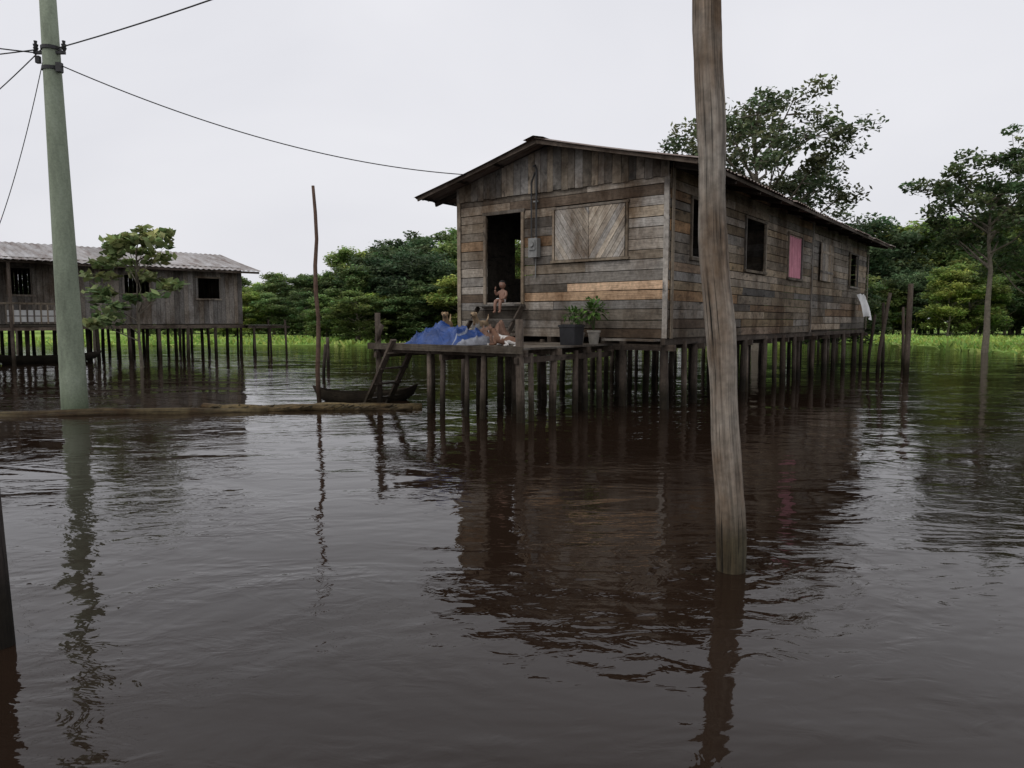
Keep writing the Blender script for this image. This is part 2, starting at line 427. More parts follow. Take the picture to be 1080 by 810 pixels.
mb=MB(); mb.grid(tarpfn(-1.5,3.3,.3,.4,.42,5.3),30,30,(1,1,1)); mb.build('grey_cloth_bundle',[plain('grey_cloth',(.12,.115,.11),.9,.4,9)],house,True)

def leafset(mb,c,n,rad,L,cols,droop=.3,flat=1.0,up=.2):
    c=Vector(c)
    for _ in range(n):
        th=R.uniform(0,2*math.pi); ph=R.uniform(-.4,1.2)
        d=Vector((math.cos(th)*math.cos(ph),math.sin(th)*math.cos(ph),math.sin(ph)*flat))
        p=c+d*rad*R.uniform(.3,1); a=(d+Vector((0,0,-droop))+Vector((R.gauss(0,.3),R.gauss(0,.3),R.gauss(0,.3)))).normalized()
        sd=a.cross(Z); sd=sd.normalized() if sd.length>.05 else X
        nrm=sd.cross(a); l=L*R.uniform(.6,1.2); w=l*.3
        col=R.choice(cols); k=R.uniform(.6,1.3); col=tuple(q*k for q in col); i=len(mb.v)
        m_=p+a*l*.45+nrm*l*.06
        mb.v+=[tuple(p),tuple(m_+sd*w-nrm*l*.05),tuple(p+a*l-nrm*l*.1),tuple(m_-sd*w-nrm*l*.05)]; mb.c+=[col]*4
        mb.f.append((i,i+1,i+2,i+3)); mb.m.append(0); mb.uv+=[(0,0)]*4
def potted(name,s_,t,z,square,h,w,potmat,pr,n,L,ph):
    e=empty(name,(s_,t,z)); e.parent=house
    mb=MB()
    if square:
        q=w/2; P=[(-q*.9,-q*.9,0),(q*.9,-q*.9,0),(q*.9,q*.9,0),(-q*.9,q*.9,0),(-q,-q,h),(q,-q,h),(q,q,h),(-q,q,h)]
        mb.hexa(P,(1,1,1)); mb.box((0,0,h-.02),X,Y,Z,w+.03,w+.03,.04,(1,1,1)); mb.box((0,0,h+.004),X,Y,Z,w-.05,w-.05,.01,(1,1,1))
    else:
        mb.tube([(0,0,0),(0,0,h*.85),(0,0,h*.85),(0,0,h)],[w*.33,w*.46,w*.52,w*.52],(1,1,1),20)
    mb.build('pot',[potmat],e,False)
    mb=MB()
    for _ in range(6): mb.tube([(0,0,h-.03),(R.uniform(-.08,.08),R.uniform(-.08,.08),h+ph*.5),(R.uniform(-.16,.16),R.uniform(-.16,.16),h+ph)],[.008,.006,.004],(.06,.09,.03),5)
    mb.build('stems',[LEAF],e)
    mb=MB(); leafset(mb,(0,0,h+ph*.75),n,pr,L,[(.07,.15,.03),(.11,.20,.04),(.05,.10,.02)]); mb.build('leaves',[LEAF],e)
POT=plain('grey_pot',(.24,.22,.19),.8,.3,9)
potted('potted_plant',-1.15,1.42,DZ,True,.38,.34,BLK,.17,60,.11,.22)
potted('potted_plant',-.50,1.32,DZ,False,.27,.26,POT,.28,190,.12,.46)
potted('potted_plant',-.25,1.8,DZ,False,.22,.22,POT,.2,70,.12,.40)

# ---------------------------------------------------------------- skin figures
def skin(name,J,E,mat,parent,sub=2,root=0,k=1.0):
    me=bpy.data.meshes.new(name); me.from_pydata([j[:3] for j in J],E,[])
    me.materials.append(mat)
    o=bpy.data.objects.new(name,me); COL.objects.link(o); o.parent=parent
    sk=o.modifiers.new('Skin','SKIN'); sk.use_smooth_shade=True; sk.branch_smoothing=.5
    for i,j in enumerate(J):
        d=me.skin_vertices[0].data[i]; r=j[3]*k; d.radius=(r,r); d.use_root=(i==root)
    ss=o.modifiers.new('Sub','SUBSURF'); ss.levels=sub; ss.render_levels=sub
    return o
def ell(mb,c,r,col=(1,1,1),mat=0,nu=16,nv=12,fn=None):
    c=Vector(c)
    def g(u,v):
        th=2*math.pi*u; ph=math.pi*(v-.5)
        p=Vector((math.cos(th)*math.cos(ph),math.sin(th)*math.cos(ph),math.sin(ph)))
        q=Vector((p.x*r[0],p.y*r[1],p.z*r[2]))
        if fn: q=fn(p,q)
        return c+q,(u,v)
    mb.grid(g,nu,nv,col,mat)
SKIN=plain('skin',(.24,.13,.09),.55,.08,4,spec=.4); HAIR=plain('hair',(.012,.009,.008),.6,.3,30); EYE=plain('eye_white',(.6,.6,.58),.3,.02); SHORT=plain('white_shorts',(.62,.62,.62),.9,.1,6); LIP=plain('lips',(.22,.06,.05),.5,.05)
kid=empty('toddler',(-.30,3.72,2.05)); kid.parent=house
J=[(0,0,.075,.075),(-.005,0,.17,.080),(-.005,0,.25,.078),(0,0,.315,.035),(0,0,.35,.033),
   (-.02,-.055,.07,.058),(-.17,-.065,.075,.046),(-.19,-.065,-.06,.036),(-.19,-.065,-.16,.026),(-.245,-.067,-.175,.024),
   (-.02,.055,.07,.058),(-.17,.07,.075,.046),(-.185,.075,-.06,.036),(-.185,.075,-.16,.026),(-.24,.08,-.175,.024),
   (0,-.085,.275,.038),(-.03,-.115,.19,.031),(-.11,-.10,.125,.025),(-.14,-.095,.118,.020),
   (0,.085,.275,.038),(-.05,.145,.20,.031),(-.10,.135,.28,.025),(-.115,.12,.315,.020)]
E=[(0,1),(1,2),(2,3),(3,4),(0,5),(5,6),(6,7),(7,8),(8,9),(0,10),(10,11),(11,12),(12,13),(13,14),(2,15),(15,16),(16,17),(17,18),(2,19),(19,20),(20,21),(21,22)]
skin('body',J,E,SKIN,kid)
for hn,(px,py,pz),d in (('hand_left',(-.14,-.095,.118),Vector((-1,.1,-.25))),('hand_right',(-.115,.12,.315),Vector((-.2,-.35,1)))):
    d.normalize(); side=d.cross(X if hn=='hand_right' else Z).normalized(); b0=Vector((px,py,pz)); nr=side.cross(d)
    J=[(*b0,.014),(*(b0+d*.025),.015)];E=[(0,1)]
    for k,l in ((-1.5,.020),(-.5,.025),(.5,.026),(1.5,.021)):
        i=len(J); q=b0+d*.04+side*k*.0085
        J+=[(*q,.006),(*(q+d*l*.5),.0055),(*(q+d*l+nr*.006),.005)]; E+=[(1,i),(i,i+1),(i+1,i+2)]
    i=len(J); q=b0+d*.02+side*.018; J+=[(*q,.006),(*(q+d*.014+side*.01),.005)]; E+=[(1,i),(i,i+1)]
    skin(hn,J,E,SKIN,kid,1)
skin('shorts',[(0,0,.05,.085),(0,0,.12,.086),(-.02,-.055,.072,.068),(-.12,-.062,.077,.06),(-.02,.055,.072,.068),(-.12,.066,.077,.06)],[(0,1),(0,2),(2,3),(0,4),(4,5)],SHORT,kid)
mb=MB()
def hf(p,q):
    if p.z<0: q=Vector((q.x,q.y*(1+.12*p.z),q.z))
    nose=math.exp(-((p.y/.14)**2+((p.z+.12)/.16)**2))*(p.x<0)*.013
    q.x-=nose
    for sy in (-.38,.38): q.x+=.007*math.exp(-(((p.y-sy)/.16)**2+((p.z-.02)/.12)**2))*(p.x<0)
    return q
ell(mb,(-.012,0,.425),(.083,.072,.092),nu=28,nv=22,fn=hf)
for sy in (-1,1): ell(mb,(-.005,sy*.073,.415),(.014,.008,.021))
ell(mb,(-.01,0,.43),(.088,.079,.094),mat=1,nu=24,nv=18,fn=lambda p,q:q if p.z>(.35 if p.x<-.1 else -.35) else q*.86)
for sy in (-1,1):
    ell(mb,(-.083,sy*.027,.427),(.008,.011,.007),mat=2,nu=10,nv=8); ell(mb,(-.089,sy*.027,.427),(.004,.005,.005),mat=1,nu=8,nv=6)
ell(mb,(-.087,0,.385),(.006,.018,.005),mat=3,nu=10,nv=6)
mb.build('head',[SKIN,HAIR,EYE,LIP],kid,True)

def furmat(name,c1,c2,th=.5,sc=3.2):
    m,nt,b=newmat(name)
    pos=N(nt,'ShaderNodeTexCoord').outputs['Object']
    n=noise(nt,pos,sc,2,.4); r=ramp(nt,n,[(th-.02,c1),(th+.02,c2)])
    f=noise(nt,mapping(nt,pos,(1,1,1)),60,4,.7); c=mul(nt,r,ramp(nt,f,[(.3,.7),(.7,1.2)]))
    nt.links.new(c,b.inputs['Base Color']); b.inputs['Roughness'].default_value=.9; bump(nt,b,f,.006); return m
def dog_parts(e,mat,headpos,facing,sc=1.0):
    h=Vector(headpos); f=Vector(facing).normalized(); sd=f.cross(Z).normalized(); up=sd.cross(f)
    mb=MB()
    for k in (-1,1):
        b0=h+sd*k*.036*sc+up*.036*sc-f*.015*sc
        mb.tube([b0,b0+sd*k*.018*sc-up*.008*sc,b0+sd*k*.026*sc-up*.035*sc,b0+sd*k*.022*sc-up*.062*sc],[.014*sc,.016*sc,.015*sc,.005*sc],(1,1,1),8)
    for k in (-1,1): ell(mb,h+f*.045*sc+sd*k*.034*sc+up*.028*sc,(.010*sc,)*3,mat=1,nu=8,nv=6)
    ell(mb,h+f*.145*sc+up*.004*sc,(.017*sc,)*3,mat=1,nu=8,nv=6)
    mb.build('ears_eyes_nose',[mat,BLK],e,True)
def dog_stand(name,loc,rot,mat):
    e=empty(name,loc,rot); e.parent=house
    J=[(-.02,0,.38,.078),(.13,0,.37,.09),(.25,0,.38,.097),(-.20,0,.39,.078),(-.29,0,.40,.055),(.34,0,.46,.06),(.40,0,.55,.05),(.46,0,.585,.06),(.52,0,.575,.042),(.585,0,.565,.028),
       (-.35,0,.44,.022),(-.44,0,.52,.016),(-.47,0,.60,.010)]
    E=[(0,1),(1,2),(0,3),(3,4),(2,5),(5,6),(6,7),(7,8),(8,9),(4,10),(10,11),(11,12)]
    for sy in (-1,1):
        i=len(J); J+=[(.27,sy*.06,.32,.045),(.25,sy*.065,.22,.028),(.27,sy*.065,.12,.02),(.265,sy*.065,.035,.017),(.295,sy*.065,.02,.02)]
        E+=[(2,i),(i,i+1),(i+1,i+2),(i+2,i+3),(i+3,i+4)]
        i=len(J); J+=[(-.26,sy*.055,.33,.05),(-.19,sy*.065,.23,.034),(-.30,sy*.065,.135,.02),(-.29,sy*.065,.035,.016),(-.265,sy*.065,.02,.02)]
        E+=[(4,i),(i,i+1),(i+1,i+2),(i+2,i+3),(i+3,i+4)]
    skin('body',J,E,mat,e,k=1.12); dog_parts(e,mat,(.465,0,.585),(1,0,-.12)); return e
def dog_lie(name,loc,rot,mat):
    e=empty(name,loc,rot); e.parent=house
    J=[(-.02,0,.10,.085),(.13,0,.11,.088),(.24,0,.13,.085),(-.18,0,.10,.085),(-.28,0,.085,.065),(.32,0,.19,.055),(.37,0,.25,.046),(.42,0,.275,.055),(.48,0,.262,.038),(.54,0,.252,.026),
       (-.36,.03,.05,.02),(-.44,.10,.03,.014),(-.45,.19,.02,.009)]
    E=[(0,1),(1,2),(0,3),(3,4),(2,5),(5,6),(6,7),(7,8),(8,9),(4,10),(10,11),(11,12)]
    for sy in (-1,1):
        i=len(J); J+=[(.24,sy*.085,.09,.038),(.17,sy*.105,.04,.026),(.30,sy*.10,.025,.02),(.42,sy*.095,.02,.018),(.45,sy*.095,.02,.021)]
        E+=[(2,i),(i,i+1),(i+1,i+2),(i+2,i+3),(i+3,i+4)]
        i=len(J); J+=[(-.24,sy*.085,.09,.05),(-.12,sy*.125,.10,.034),(-.24,sy*.14,.03,.02),(-.14,sy*.145,.02,.018),(-.10,sy*.145,.02,.02)]
        E+=[(4,i),(i,i+1),(i+1,i+2),(i+2,i+3),(i+3,i+4)]
    skin('body',J,E,mat,e,k=1.1); dog_parts(e,mat,(.425,0,.275),(1,0,-.12)); return e
F1=furmat('tan_fur',(.30,.20,.11),(.5,.47,.42),.56); F2=furmat('brown_white_fur',(.14,.07,.04),(.55,.53,.5),.5); F3=furmat('tan_fur_light',(.32,.23,.14),(.18,.11,.06),.5)
dog_stand('dog',(-1.6,4.15,DZ),math.radians(215),F1)
dog_stand('dog',(-1.0,3.75,DZ),math.radians(200),F3)
dog_lie('dog',(-2.35,2.05,DZ),math.radians(75),F2)

# ================================================================ LEFT HOUSE
LA=math.atan2(-.677,-.735)
lh=empty('stilt_house',(-13.2,35.0,0),LA)
mb=MB(); LL=14.0
def vwall(mb,x0,x1,y,z0,z1,ops,base,th=.025):
    x=x0
    while x<x1-.01:
        w=min(R.uniform(.17,.24),x1-x); zs=[(z0,z1)]
        for (a,b,za,zb) in ops:
            if a<x+w/2<b: zs=[(z0,za),(zb,z1)]
        for (p,q) in zs: mb.box((x+w/2,y+R.uniform(0,.012),(p+q)/2),Z,X,Y,q-p,w-.012,th,greywood(base,.35,.6))
        x+=w
ops=[(1.1,2.1,2.74,3.68),(4.2,5.2,2.9,3.7),(7.0,7.7,2.0,3.8),(8.6,9.4,2.75,3.8),(11,12,2.7,3.7)]
vwall(mb,0,LL,0,1.55,4.25,ops,.23)
vwall(mb,0,LL,-9,1.55,4.25,[],.15)
for (a,b,za,zb) in ops:
    for s_ in (a-.04,b+.04): mb.box((s_,.04,(za+zb)/2),Z,X,Y,zb-za,.08,.05,greywood(.18))
    mb.box(((a+b)/2,.045,zb+.04),X,Z,Y,b-a+.2,.08,.05,greywood(.18)); mb.box(((a+b)/2,.045,za-.04),X,Z,Y,b-a+.2,.08,.06,greywood(.18))
for x in (0,LL):
    y=0
    while y>-9:
        zt=5.15-.235*abs(y-.1+4.5)
        mb.box((x,y-.1,(1.55+zt)/2),Z,Y,X,zt-1.55,.19,.025,greywood(.2)); y-=.2
mb.build('walls',[W_WALL],lh)
mb=roof_mesh(-.7,LL+.6,.75,-4.5,-9.7,5.22,.22,lam=.25,amp=.02,n=6,sheet=1.1)
mb.build('roof_sheets',[ROOFG],lh)
mb=MB()
for i in range(46): mb.box((LL/2,-.1-i*.195,1.52),X,Y,Z,LL,.19,.03,darkwood(.07))
mb.box((LL/2,.03,1.42),X,Y,Z,LL+.2,.1,.16,darkwood(.1)); mb.box((LL/2,.70,4.0),X,Y,Z,LL+1.2,.03,.1,darkwood(.12))
for i in range(12):
    x=i*1.25+.1
    for y in (0,-1.8,-4.5,-7,-8.9):
        lx=R.uniform(-.08,.08); mb.tube([(x+lx,y,-1),(x,y+R.uniform(-.05,.05),1.4)],[.085,.075],darkwood(.09),8)
for i in range(10): mb.box((-.1-i*.19,-.4,1.47),Y,X,Z,2.4,.18,.03,greywood(.12))
mb.box((-1,.75,1.38),X,Y,Z,2.1,.07,.1,darkwood(.09)); mb.box((-1,-1.5,1.38),X,Y,Z,2.1,.07,.1,darkwood(.09))
for x in (-.3,-1.1,-1.9):
    for y in (.75,-1.5): mb.tube([(x,y,-1),(x+R.uniform(-.1,.1),y,1.75 if x<-1.5 else 1.4)],[.06,.055],darkwood(.09),8)
for i in range(12): mb.box((10.6,.2+i*.2,1.49),X,Y,Z,5.2,.19,.03,greywood(.14))
for x in (8.1,9.7,11.4,13):
    mb.tube([(x,2.5,-1),(x,2.5,3.9)],[.07,.06],darkwood(.12),8)
mb.box((10.6,2.5,3.92),X,Y,Z,5.4,.08,.12,darkwood(.12)); mb.box((10.6,2.5,1.38),X,Y,Z,5.4,.08,.12,darkwood(.12))
for i in range(22): mb.box((8.1+i*.22,2.53,1.95),Z,X,Y,.75,.05,.03,greywood(.2))
mb.box((10.5,2.55,2.34),X,Z,Y,4.9,.07,.04,greywood(.22))
mb.build('frame_and_stilts',[W_DARK],lh)
mb=roof_mesh(8.0,13.6,2.8,.3,.29,4.12,.07,lam=.25,amp=.02,n=6); mb.build('porch_roof',[ROOFG],lh)
WP=plain('white_paint',(.62,.62,.6),.6,.12,3)
mb=MB()
for i in range(2): mb.box((8.9,2.46,1.75+i*.24),X,Z,Y,1.9,.2,.03,(1,1,1))
mb.build('white_railing',[WP],lh)

def canoe(name,loc,rot,L,W,H,mat,col):
    mb=MB(); n=24; m=12
    for inner in (0,1):
        def fn(u,v):
            x=(u-.5)*L; k=max(0,1-abs(2*u-1)**2.4); w=W/2*k**.75+.015; rise=.16*abs(2*u-1)**3
            a=math.pi*(v) ; w2=w-(.03 if inner else 0); hh=H-(.03 if inner else 0)
            return (x*(1-.02*inner),-math.cos(a)*max(w2,.004),rise+H-hh*math.sin(a)**.7*(k**.35*.9+.1)),(x,a*W)
        mb.grid(fn,n,m,col)
    for u in (-.25,.05,.3): mb.box((u*L,0,H-.05),Y,X,Z,W*.86,.16,.025,greywood(.12))
    o=mb.build(name,[mat],None,True,loc,rot); return o
canoe('wooden_canoe',(-3.12,15.1,-.14),math.radians(8),2.2,.62,.32,W_DARK,(.12,.095,.08))
canoe('wooden_canoe',(-19.0,29.0,-.12),math.radians(40),4,.8,.4,W_DARK,(.08,.065,.055))

mb=MB()
def log(a,b,r0,r1,wob,col,n=22,sag=0):
    a=Vector(a);b=Vector(b);pts=[];rr=[]
    ph=R.uniform(0,9)
    for i in range(n+1):
        f=i/n; p=a.lerp(b,f); p.z+=.02*math.sin(f*9+ph)-sag*math.sin(f*math.pi); p.y+=wob*math.sin(f*5+ph); pts.append(p); rr.append((r0+(r1-r0)*f)*(1+.1*math.sin(f*31+ph)))
    mb.tube(pts,rr,col,10,jit=.08)
log((-11.5,12.3,.0),(-4.6,13.25,.0),.10,.09,.05,(.34,.27,.18))
log((-11.0,12.1,-.02),(-6.6,12.95,.0),.06,.05,.04,(.28,.22,.15))
log((-5.9,13.45,.0),(-1.75,13.72,.02),.12,.09,.04,(.48,.37,.24))
log((-5.0,13.32,.02),(-3.4,13.48,.05),.07,.06,.02,(.42,.31,.2))
log((-3.0,13.5,.0),(-1.9,13.45,.03),.05,.04,.02,(.3,.23,.16))
for _ in range(90):
    x=R.uniform(-6.4,-2.3); y=13.42+(x+4)*.06+R.uniform(-.14,.12); a=R.uniform(-.5,.5); l=R.uniform(.05,.25)
    mb.beam((x,y,.04),(x+l*math.cos(a),y+l*math.sin(a),.06+R.uniform(0,.06)),.02,.012,greywood(.26,.4))
mb.build('floating_log',[W_POLE],None,True)

# ================================================================ POLES & WIRES
CONC,nt,b=newmat('greenish_concrete')
pos=N(nt,'ShaderNodeTexCoord').outputs['Object']
n1=noise(nt,mapping(nt,pos,(1,1,.25)),2.5,7,.7); n2=noise(nt,pos,30,4,.6)
c=mul(nt,ramp(nt,n1,[(.3,(.12,.14,.10)),(.52,(.24,.28,.20)),(.75,(.31,.35,.27))]),ramp(nt,n2,[(.3,.8),(.6,1.05)]))
sp=N(nt,'ShaderNodeSeparateXYZ'); nt.links.new(pos,sp.inputs[0])
c=mul(nt,c,ramp(nt,sp.outputs[2],[(.0,(.35,.4,.3)),(.6,(1,1,1))]))
nt.links.new(c,b.inputs['Base Color']); b.inputs['Roughness'].default_value=.8; bump(nt,b,n2,.004)
up=empty('utility_pole',(-8.12,13.1,0))
mb=MB(); mb.tube([(.02,0,-1.2),(.015,0,0),(-.02,0,3),(-.06,0,6.2),(-.09,0,9.4)],[.235,.225,.185,.145,.11],(1,1,1),28); mb.build('shaft',[CONC],up,True)
mb=MB(); DK=plain('dark_hardware',(.03,.03,.03),.5,.3,12)
for z in (6.5,6.15): mb.tube([(-.06,0,z-.03),(-.06,0,z+.03)],[.165,.165],(1,1,1),20)
mb.box((-.06,-.05,6.42),X,Y,Z,.55,.05,.05,(1,1,1))
for x in (-.30,.0,.2):
    mb.tube([(x,-.05,6.44),(x,-.05,6.50),(x,-.05,6.50),(x,-.05,6.56),(x,-.05,6.56),(x,-.05,6.62)],[.02,.045,.03,.045,.02,.03],(1,1,1),10)
mb.box((.13,-.10,6.15),Z,X,Y,.16,.09,.09,(1,1,1)); mb.box((-.27,-.05,6.3),Z,X,Y,.12,.07,.07,(1,1,1))
mb.build('insulators',[DK],up)
def wire(name,a,b,sag,r=.011,n=28):
    mb=MB(); a=Vector(a);b=Vector(b)
    pts=[a.lerp(b,i/n)-Z*sag*4*(i/n)*(1-i/n) for i in range(n+1)]
    mb.tube(pts,[r]*(n+1),(1,1,1),6); mb.build(name,[DK],up_w,True)
up_w=empty('overhead_wires',(0,0,0))
wire('service_wire',(-8.0,13.0,6.2),Wp(-.55,4.55,4.86),.36)
wire('wire_a',(-8.0,13.0,6.48),(7,3.9,7.0),.35)
wire('wire_b',(-8.4,13.0,6.45),(-20,15,6.9),.25)
wire('wire_c',(-8.4,13.0,6.4),(-17,7,6.6),.25)
wire('wire_d',(-8.3,13.0,6.45),(-19,22,6.4),.3)
wire('wire_e',(-8.3,13.05,6.3),(-10.6,13.9,2.2),.5,.008)
mb=MB(); pts=[];rr=[]
for i in range(90):
    z=-1+i*.095; pts.append((1.50-.072*z+.012*math.sin(z*2.1)+.007*math.sin(z*5),4.74+.004*math.sin(z*3),z)); rr.append(.096-.0022*z+.004*math.sin(z*4.3)+.003*math.sin(z*9))
mb.tube(pts,rr,(.36,.32,.27),32,jit=.022)
pole=mb.build('wooden_pole',[W_POLE],None,True)
mb=MB(); pts=[(-3.98+.025*math.sin(k*1.7)+.0*k,14.6,-.9+k*.53) for k in range(11)]
mb.tube(pts,[.055-.0022*k for k in range(11)],(.15,.095,.07),8,jit=.12); mb.build('thin_wooden_pole',[W_DARK],None,True)
mb=MB(); mb.tube([(-2.66,3.6,-1),(-2.68,3.6,0),(-2.73,3.62,1.2),(-2.8,3.65,2.6)],[.065,.06,.055,.05],(.06,.05,.045),14,jit=.04); mb.build('mooring_post',[W_DARK],None,True)
def post(x,y,top,r,lx=0,ly=0,c=.09):
    mb=MB(); mb.tube([(x,y,-1),(x+lx*.3,y+ly*.3,top*.3),(x+lx*.7,y,top*.7),(x+lx,y+ly,top)],[r*1.1,r,r,r*.9],darkwood(c),9,jit=.1); mb.build('wooden_post',[W_DARK],None,True)
post(12.5,22.5,2.85,.085,.02); post(12.0,23.4,2.6,.06,.35); post(12.45,23.8,2.3,.05,-.1); post(12.15,24.3,1.9,.05,.2)
post(14.6,26.5,2.2,.05,-.1); post(-5.6,21,1.0,.05,.1,c=.06); post(-6.6,25.5,1.1,.06)

# ================================================================ TREES
def np_mesh(name,V,F,C,mats,MI=None,smooth=None):
    me=bpy.data.meshes.new(name); nv=len(V); nf=len(F)
    me.vertices.add(nv); me.vertices.foreach_set('co',V.astype(np.float32).ravel())
    me.loops.add(nf*4); me.loops.foreach_set('vertex_index',F.astype(np.int32).ravel())
    me.polygons.add(nf); me.polygons.foreach_set('loop_start',np.arange(nf,dtype=np.int32)*4)
    try: me.polygons.foreach_set('loop_total',np.full(nf,4,dtype=np.int32))
    except Exception: pass
    for m in mats: me.materials.append(m)
    if MI is not None: me.polygons.foreach_set('material_index',MI.astype(np.int32))
    me.update(calc_edges=True); me.validate()
    a=me.attributes.new('tint','FLOAT_COLOR','POINT'); C4=np.ones((nv,4),dtype=np.float32); C4[:,:3]=C; a.data.foreach_set('color',C4.ravel())
    return me
def leaf_arrays(rng,cent,size,cols,upbias=.6,asp=.5):
    n=len(cent)
    a=rng.normal(size=(n,3)); a[:,2]*=.5; a/=np.linalg.norm(a,axis=1)[:,None]
    nr=rng.normal(size=(n,3)); nr[:,2]+=upbias*2; b=np.cross(nr,a); b/=np.linalg.norm(b,axis=1)[:,None]+1e-6
    L=size*rng.uniform(.6,1.3,size=(n,1)); w=L*asp
    V=np.empty((n,4,3)); V[:,0]=cent-a*L/2; V[:,1]=cent+b*w/2+a*L*.05; V[:,2]=cent+a*L/2; V[:,3]=cent-b*w/2+a*L*.05
    F=np.arange(n*4).reshape(n,4); C=np.repeat(cols,4,axis=0)
    return V.reshape(-1,3),F,C
def tree_mesh(name,seed,H,crown_r,base,trunk_r,nl,clump_r,per,leaf,col,leafm,flat=.55,shape='round',lean=0,sub=4,asp=.5,flatc=.55):
    rng=np.random.default_rng(seed); rr=random.Random(seed)
    mb=MB(); clumps=[]
    tp=[]; k=6; topz=H*.82
    for i in range(k+1):
        f=i/k; tp.append(Vector((lean*f+rr.uniform(-.12,.12)*H*.04*i,rr.uniform(-.12,.12)*H*.04*i,-.5+(topz+.5)*f)))
    mb.tube(tp,[trunk_r*(1-.8*(i/k)) for i in range(k+1)],(1,1,1),8)
    cz=(H+base)/2; hz=(H-base)/2
    for l in range(nl):
        th=2.4*l+rr.uniform(-.4,.4)
        u=rr.uniform(-.75,1); q=math.sqrt(max(.05,1-u*u)) if shape=='round' else (.35+.65*(1-max(0,u)**2))
        tgt=Vector((lean*.7+math.cos(th)*crown_r*q*rr.uniform(.65,1),math.sin(th)*crown_r*q*rr.uniform(.65,1),cz+hz*u*.9))
        sz=min(max(base*.7,tgt.z-crown_r*rr.uniform(.4,.8)),topz*.95); f=(sz+.5)/(topz+.5); fi=min(int(f*k),k-1); st=tp[fi].lerp(tp[fi+1],f*k-fi)
        mid=st.lerp(tgt,.5)+Vector((rr.uniform(-.3,.3),rr.uniform(-.3,.3),-crown_r*.05))
        r0=trunk_r*.38
        mb.tube([st,mid,tgt],[r0,r0*.6,r0*.18],(1,1,1),5,cap=False)
        clumps.append(tgt)
        for s_ in range(sub):
            f=rr.uniform(.35,1); p=mid.lerp(tgt,f)
            d=Vector((rr.gauss(0,1),rr.gauss(0,1),rr.gauss(.25,.5))).normalized()*crown_r*rr.uniform(.2,.42)
            e=p+d; mb.tube([p,p+d*.5+Vector((0,0,.05)),e],[r0*.3,r0*.2,r0*.07],(1,1,1),4,cap=False); clumps.append(e)
    mb_v=np.array(mb.v); quads=np.array([f for f in mb.f if len(f)==4])
    Vs=[mb_v];Fs=[quads];Cs=[np.ones((len(mb_v),3))*.1];Ms=[np.zeros(len(quads))]; off=len(mb_v)
    for c in clumps:
        n=int(per*rr.uniform(.5,1.4)); cr=clump_r*rr.uniform(.6,1.3)
        d=rng.normal(size=(n,3)); d/=np.linalg.norm(d,axis=1)[:,None]; rad=rng.uniform(.25,1,size=(n,1))**.6
        P=d*rad*cr; P[:,2]*=flatc; P+=np.array(c)+rng.normal(size=(n,3))*.08*cr
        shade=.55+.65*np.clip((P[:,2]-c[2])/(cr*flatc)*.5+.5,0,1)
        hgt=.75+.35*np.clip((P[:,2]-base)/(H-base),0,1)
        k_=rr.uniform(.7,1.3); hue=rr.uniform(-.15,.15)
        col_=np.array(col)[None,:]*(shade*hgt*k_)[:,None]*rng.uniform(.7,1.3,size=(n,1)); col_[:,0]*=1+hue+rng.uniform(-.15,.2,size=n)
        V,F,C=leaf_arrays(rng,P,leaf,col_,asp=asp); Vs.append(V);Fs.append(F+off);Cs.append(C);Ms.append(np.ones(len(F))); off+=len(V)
    return np_mesh(name,np.vstack(Vs),np.vstack(Fs),np.vstack(Cs),[BARK,leafm],np.concatenate(Ms))
def place(me,name,loc,sc=(1,1,1),rot=0,parent=None):
    o=bpy.data.objects.new(name,me); COL.objects.link(o); o.location=loc; o.scale=sc; o.rotation_euler[2]=rot
    if parent:o.parent=parent
    return o
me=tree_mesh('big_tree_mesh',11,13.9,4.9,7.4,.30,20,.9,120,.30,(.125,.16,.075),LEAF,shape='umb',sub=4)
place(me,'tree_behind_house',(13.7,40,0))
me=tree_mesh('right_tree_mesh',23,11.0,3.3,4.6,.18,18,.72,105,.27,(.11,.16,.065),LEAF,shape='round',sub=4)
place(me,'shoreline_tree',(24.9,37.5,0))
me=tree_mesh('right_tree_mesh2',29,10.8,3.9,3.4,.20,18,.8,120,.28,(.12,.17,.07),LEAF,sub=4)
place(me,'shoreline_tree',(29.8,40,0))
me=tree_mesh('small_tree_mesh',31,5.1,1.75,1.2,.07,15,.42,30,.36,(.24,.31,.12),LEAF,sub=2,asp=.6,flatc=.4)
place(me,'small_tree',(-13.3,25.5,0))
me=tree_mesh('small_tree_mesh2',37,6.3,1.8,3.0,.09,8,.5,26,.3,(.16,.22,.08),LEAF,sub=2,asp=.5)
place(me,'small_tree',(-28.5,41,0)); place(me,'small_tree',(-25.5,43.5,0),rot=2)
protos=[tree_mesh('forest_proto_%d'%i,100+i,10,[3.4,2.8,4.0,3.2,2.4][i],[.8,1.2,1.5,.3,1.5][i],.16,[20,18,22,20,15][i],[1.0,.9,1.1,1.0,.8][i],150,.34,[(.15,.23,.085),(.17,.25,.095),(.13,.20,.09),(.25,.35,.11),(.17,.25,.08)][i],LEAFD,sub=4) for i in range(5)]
forest=empty('distant_forest')
rf=random.Random(5)
def row(x0,x1,y0,y1,h0,h1,n,pick=None,jy=4):
    for i in range(n):
        f=(i+rf.uniform(-.3,.3))/max(1,n-1); x=x0+(x1-x0)*f; y=y0+(y1-y0)*f+rf.uniform(-jy,jy); h=(h0+(h1-h0)*f)*rf.uniform(.80,1.1)
        p=protos[rf.choice(pick) if pick else rf.randrange(5)]; s_=h/10; w=s_*rf.uniform(1.0,1.35) if h>6 else s_*rf.uniform(1.3,1.8)
        place(p,'forest_tree',(x,y,0),(w,w,s_),rf.uniform(0,6.28),forest)
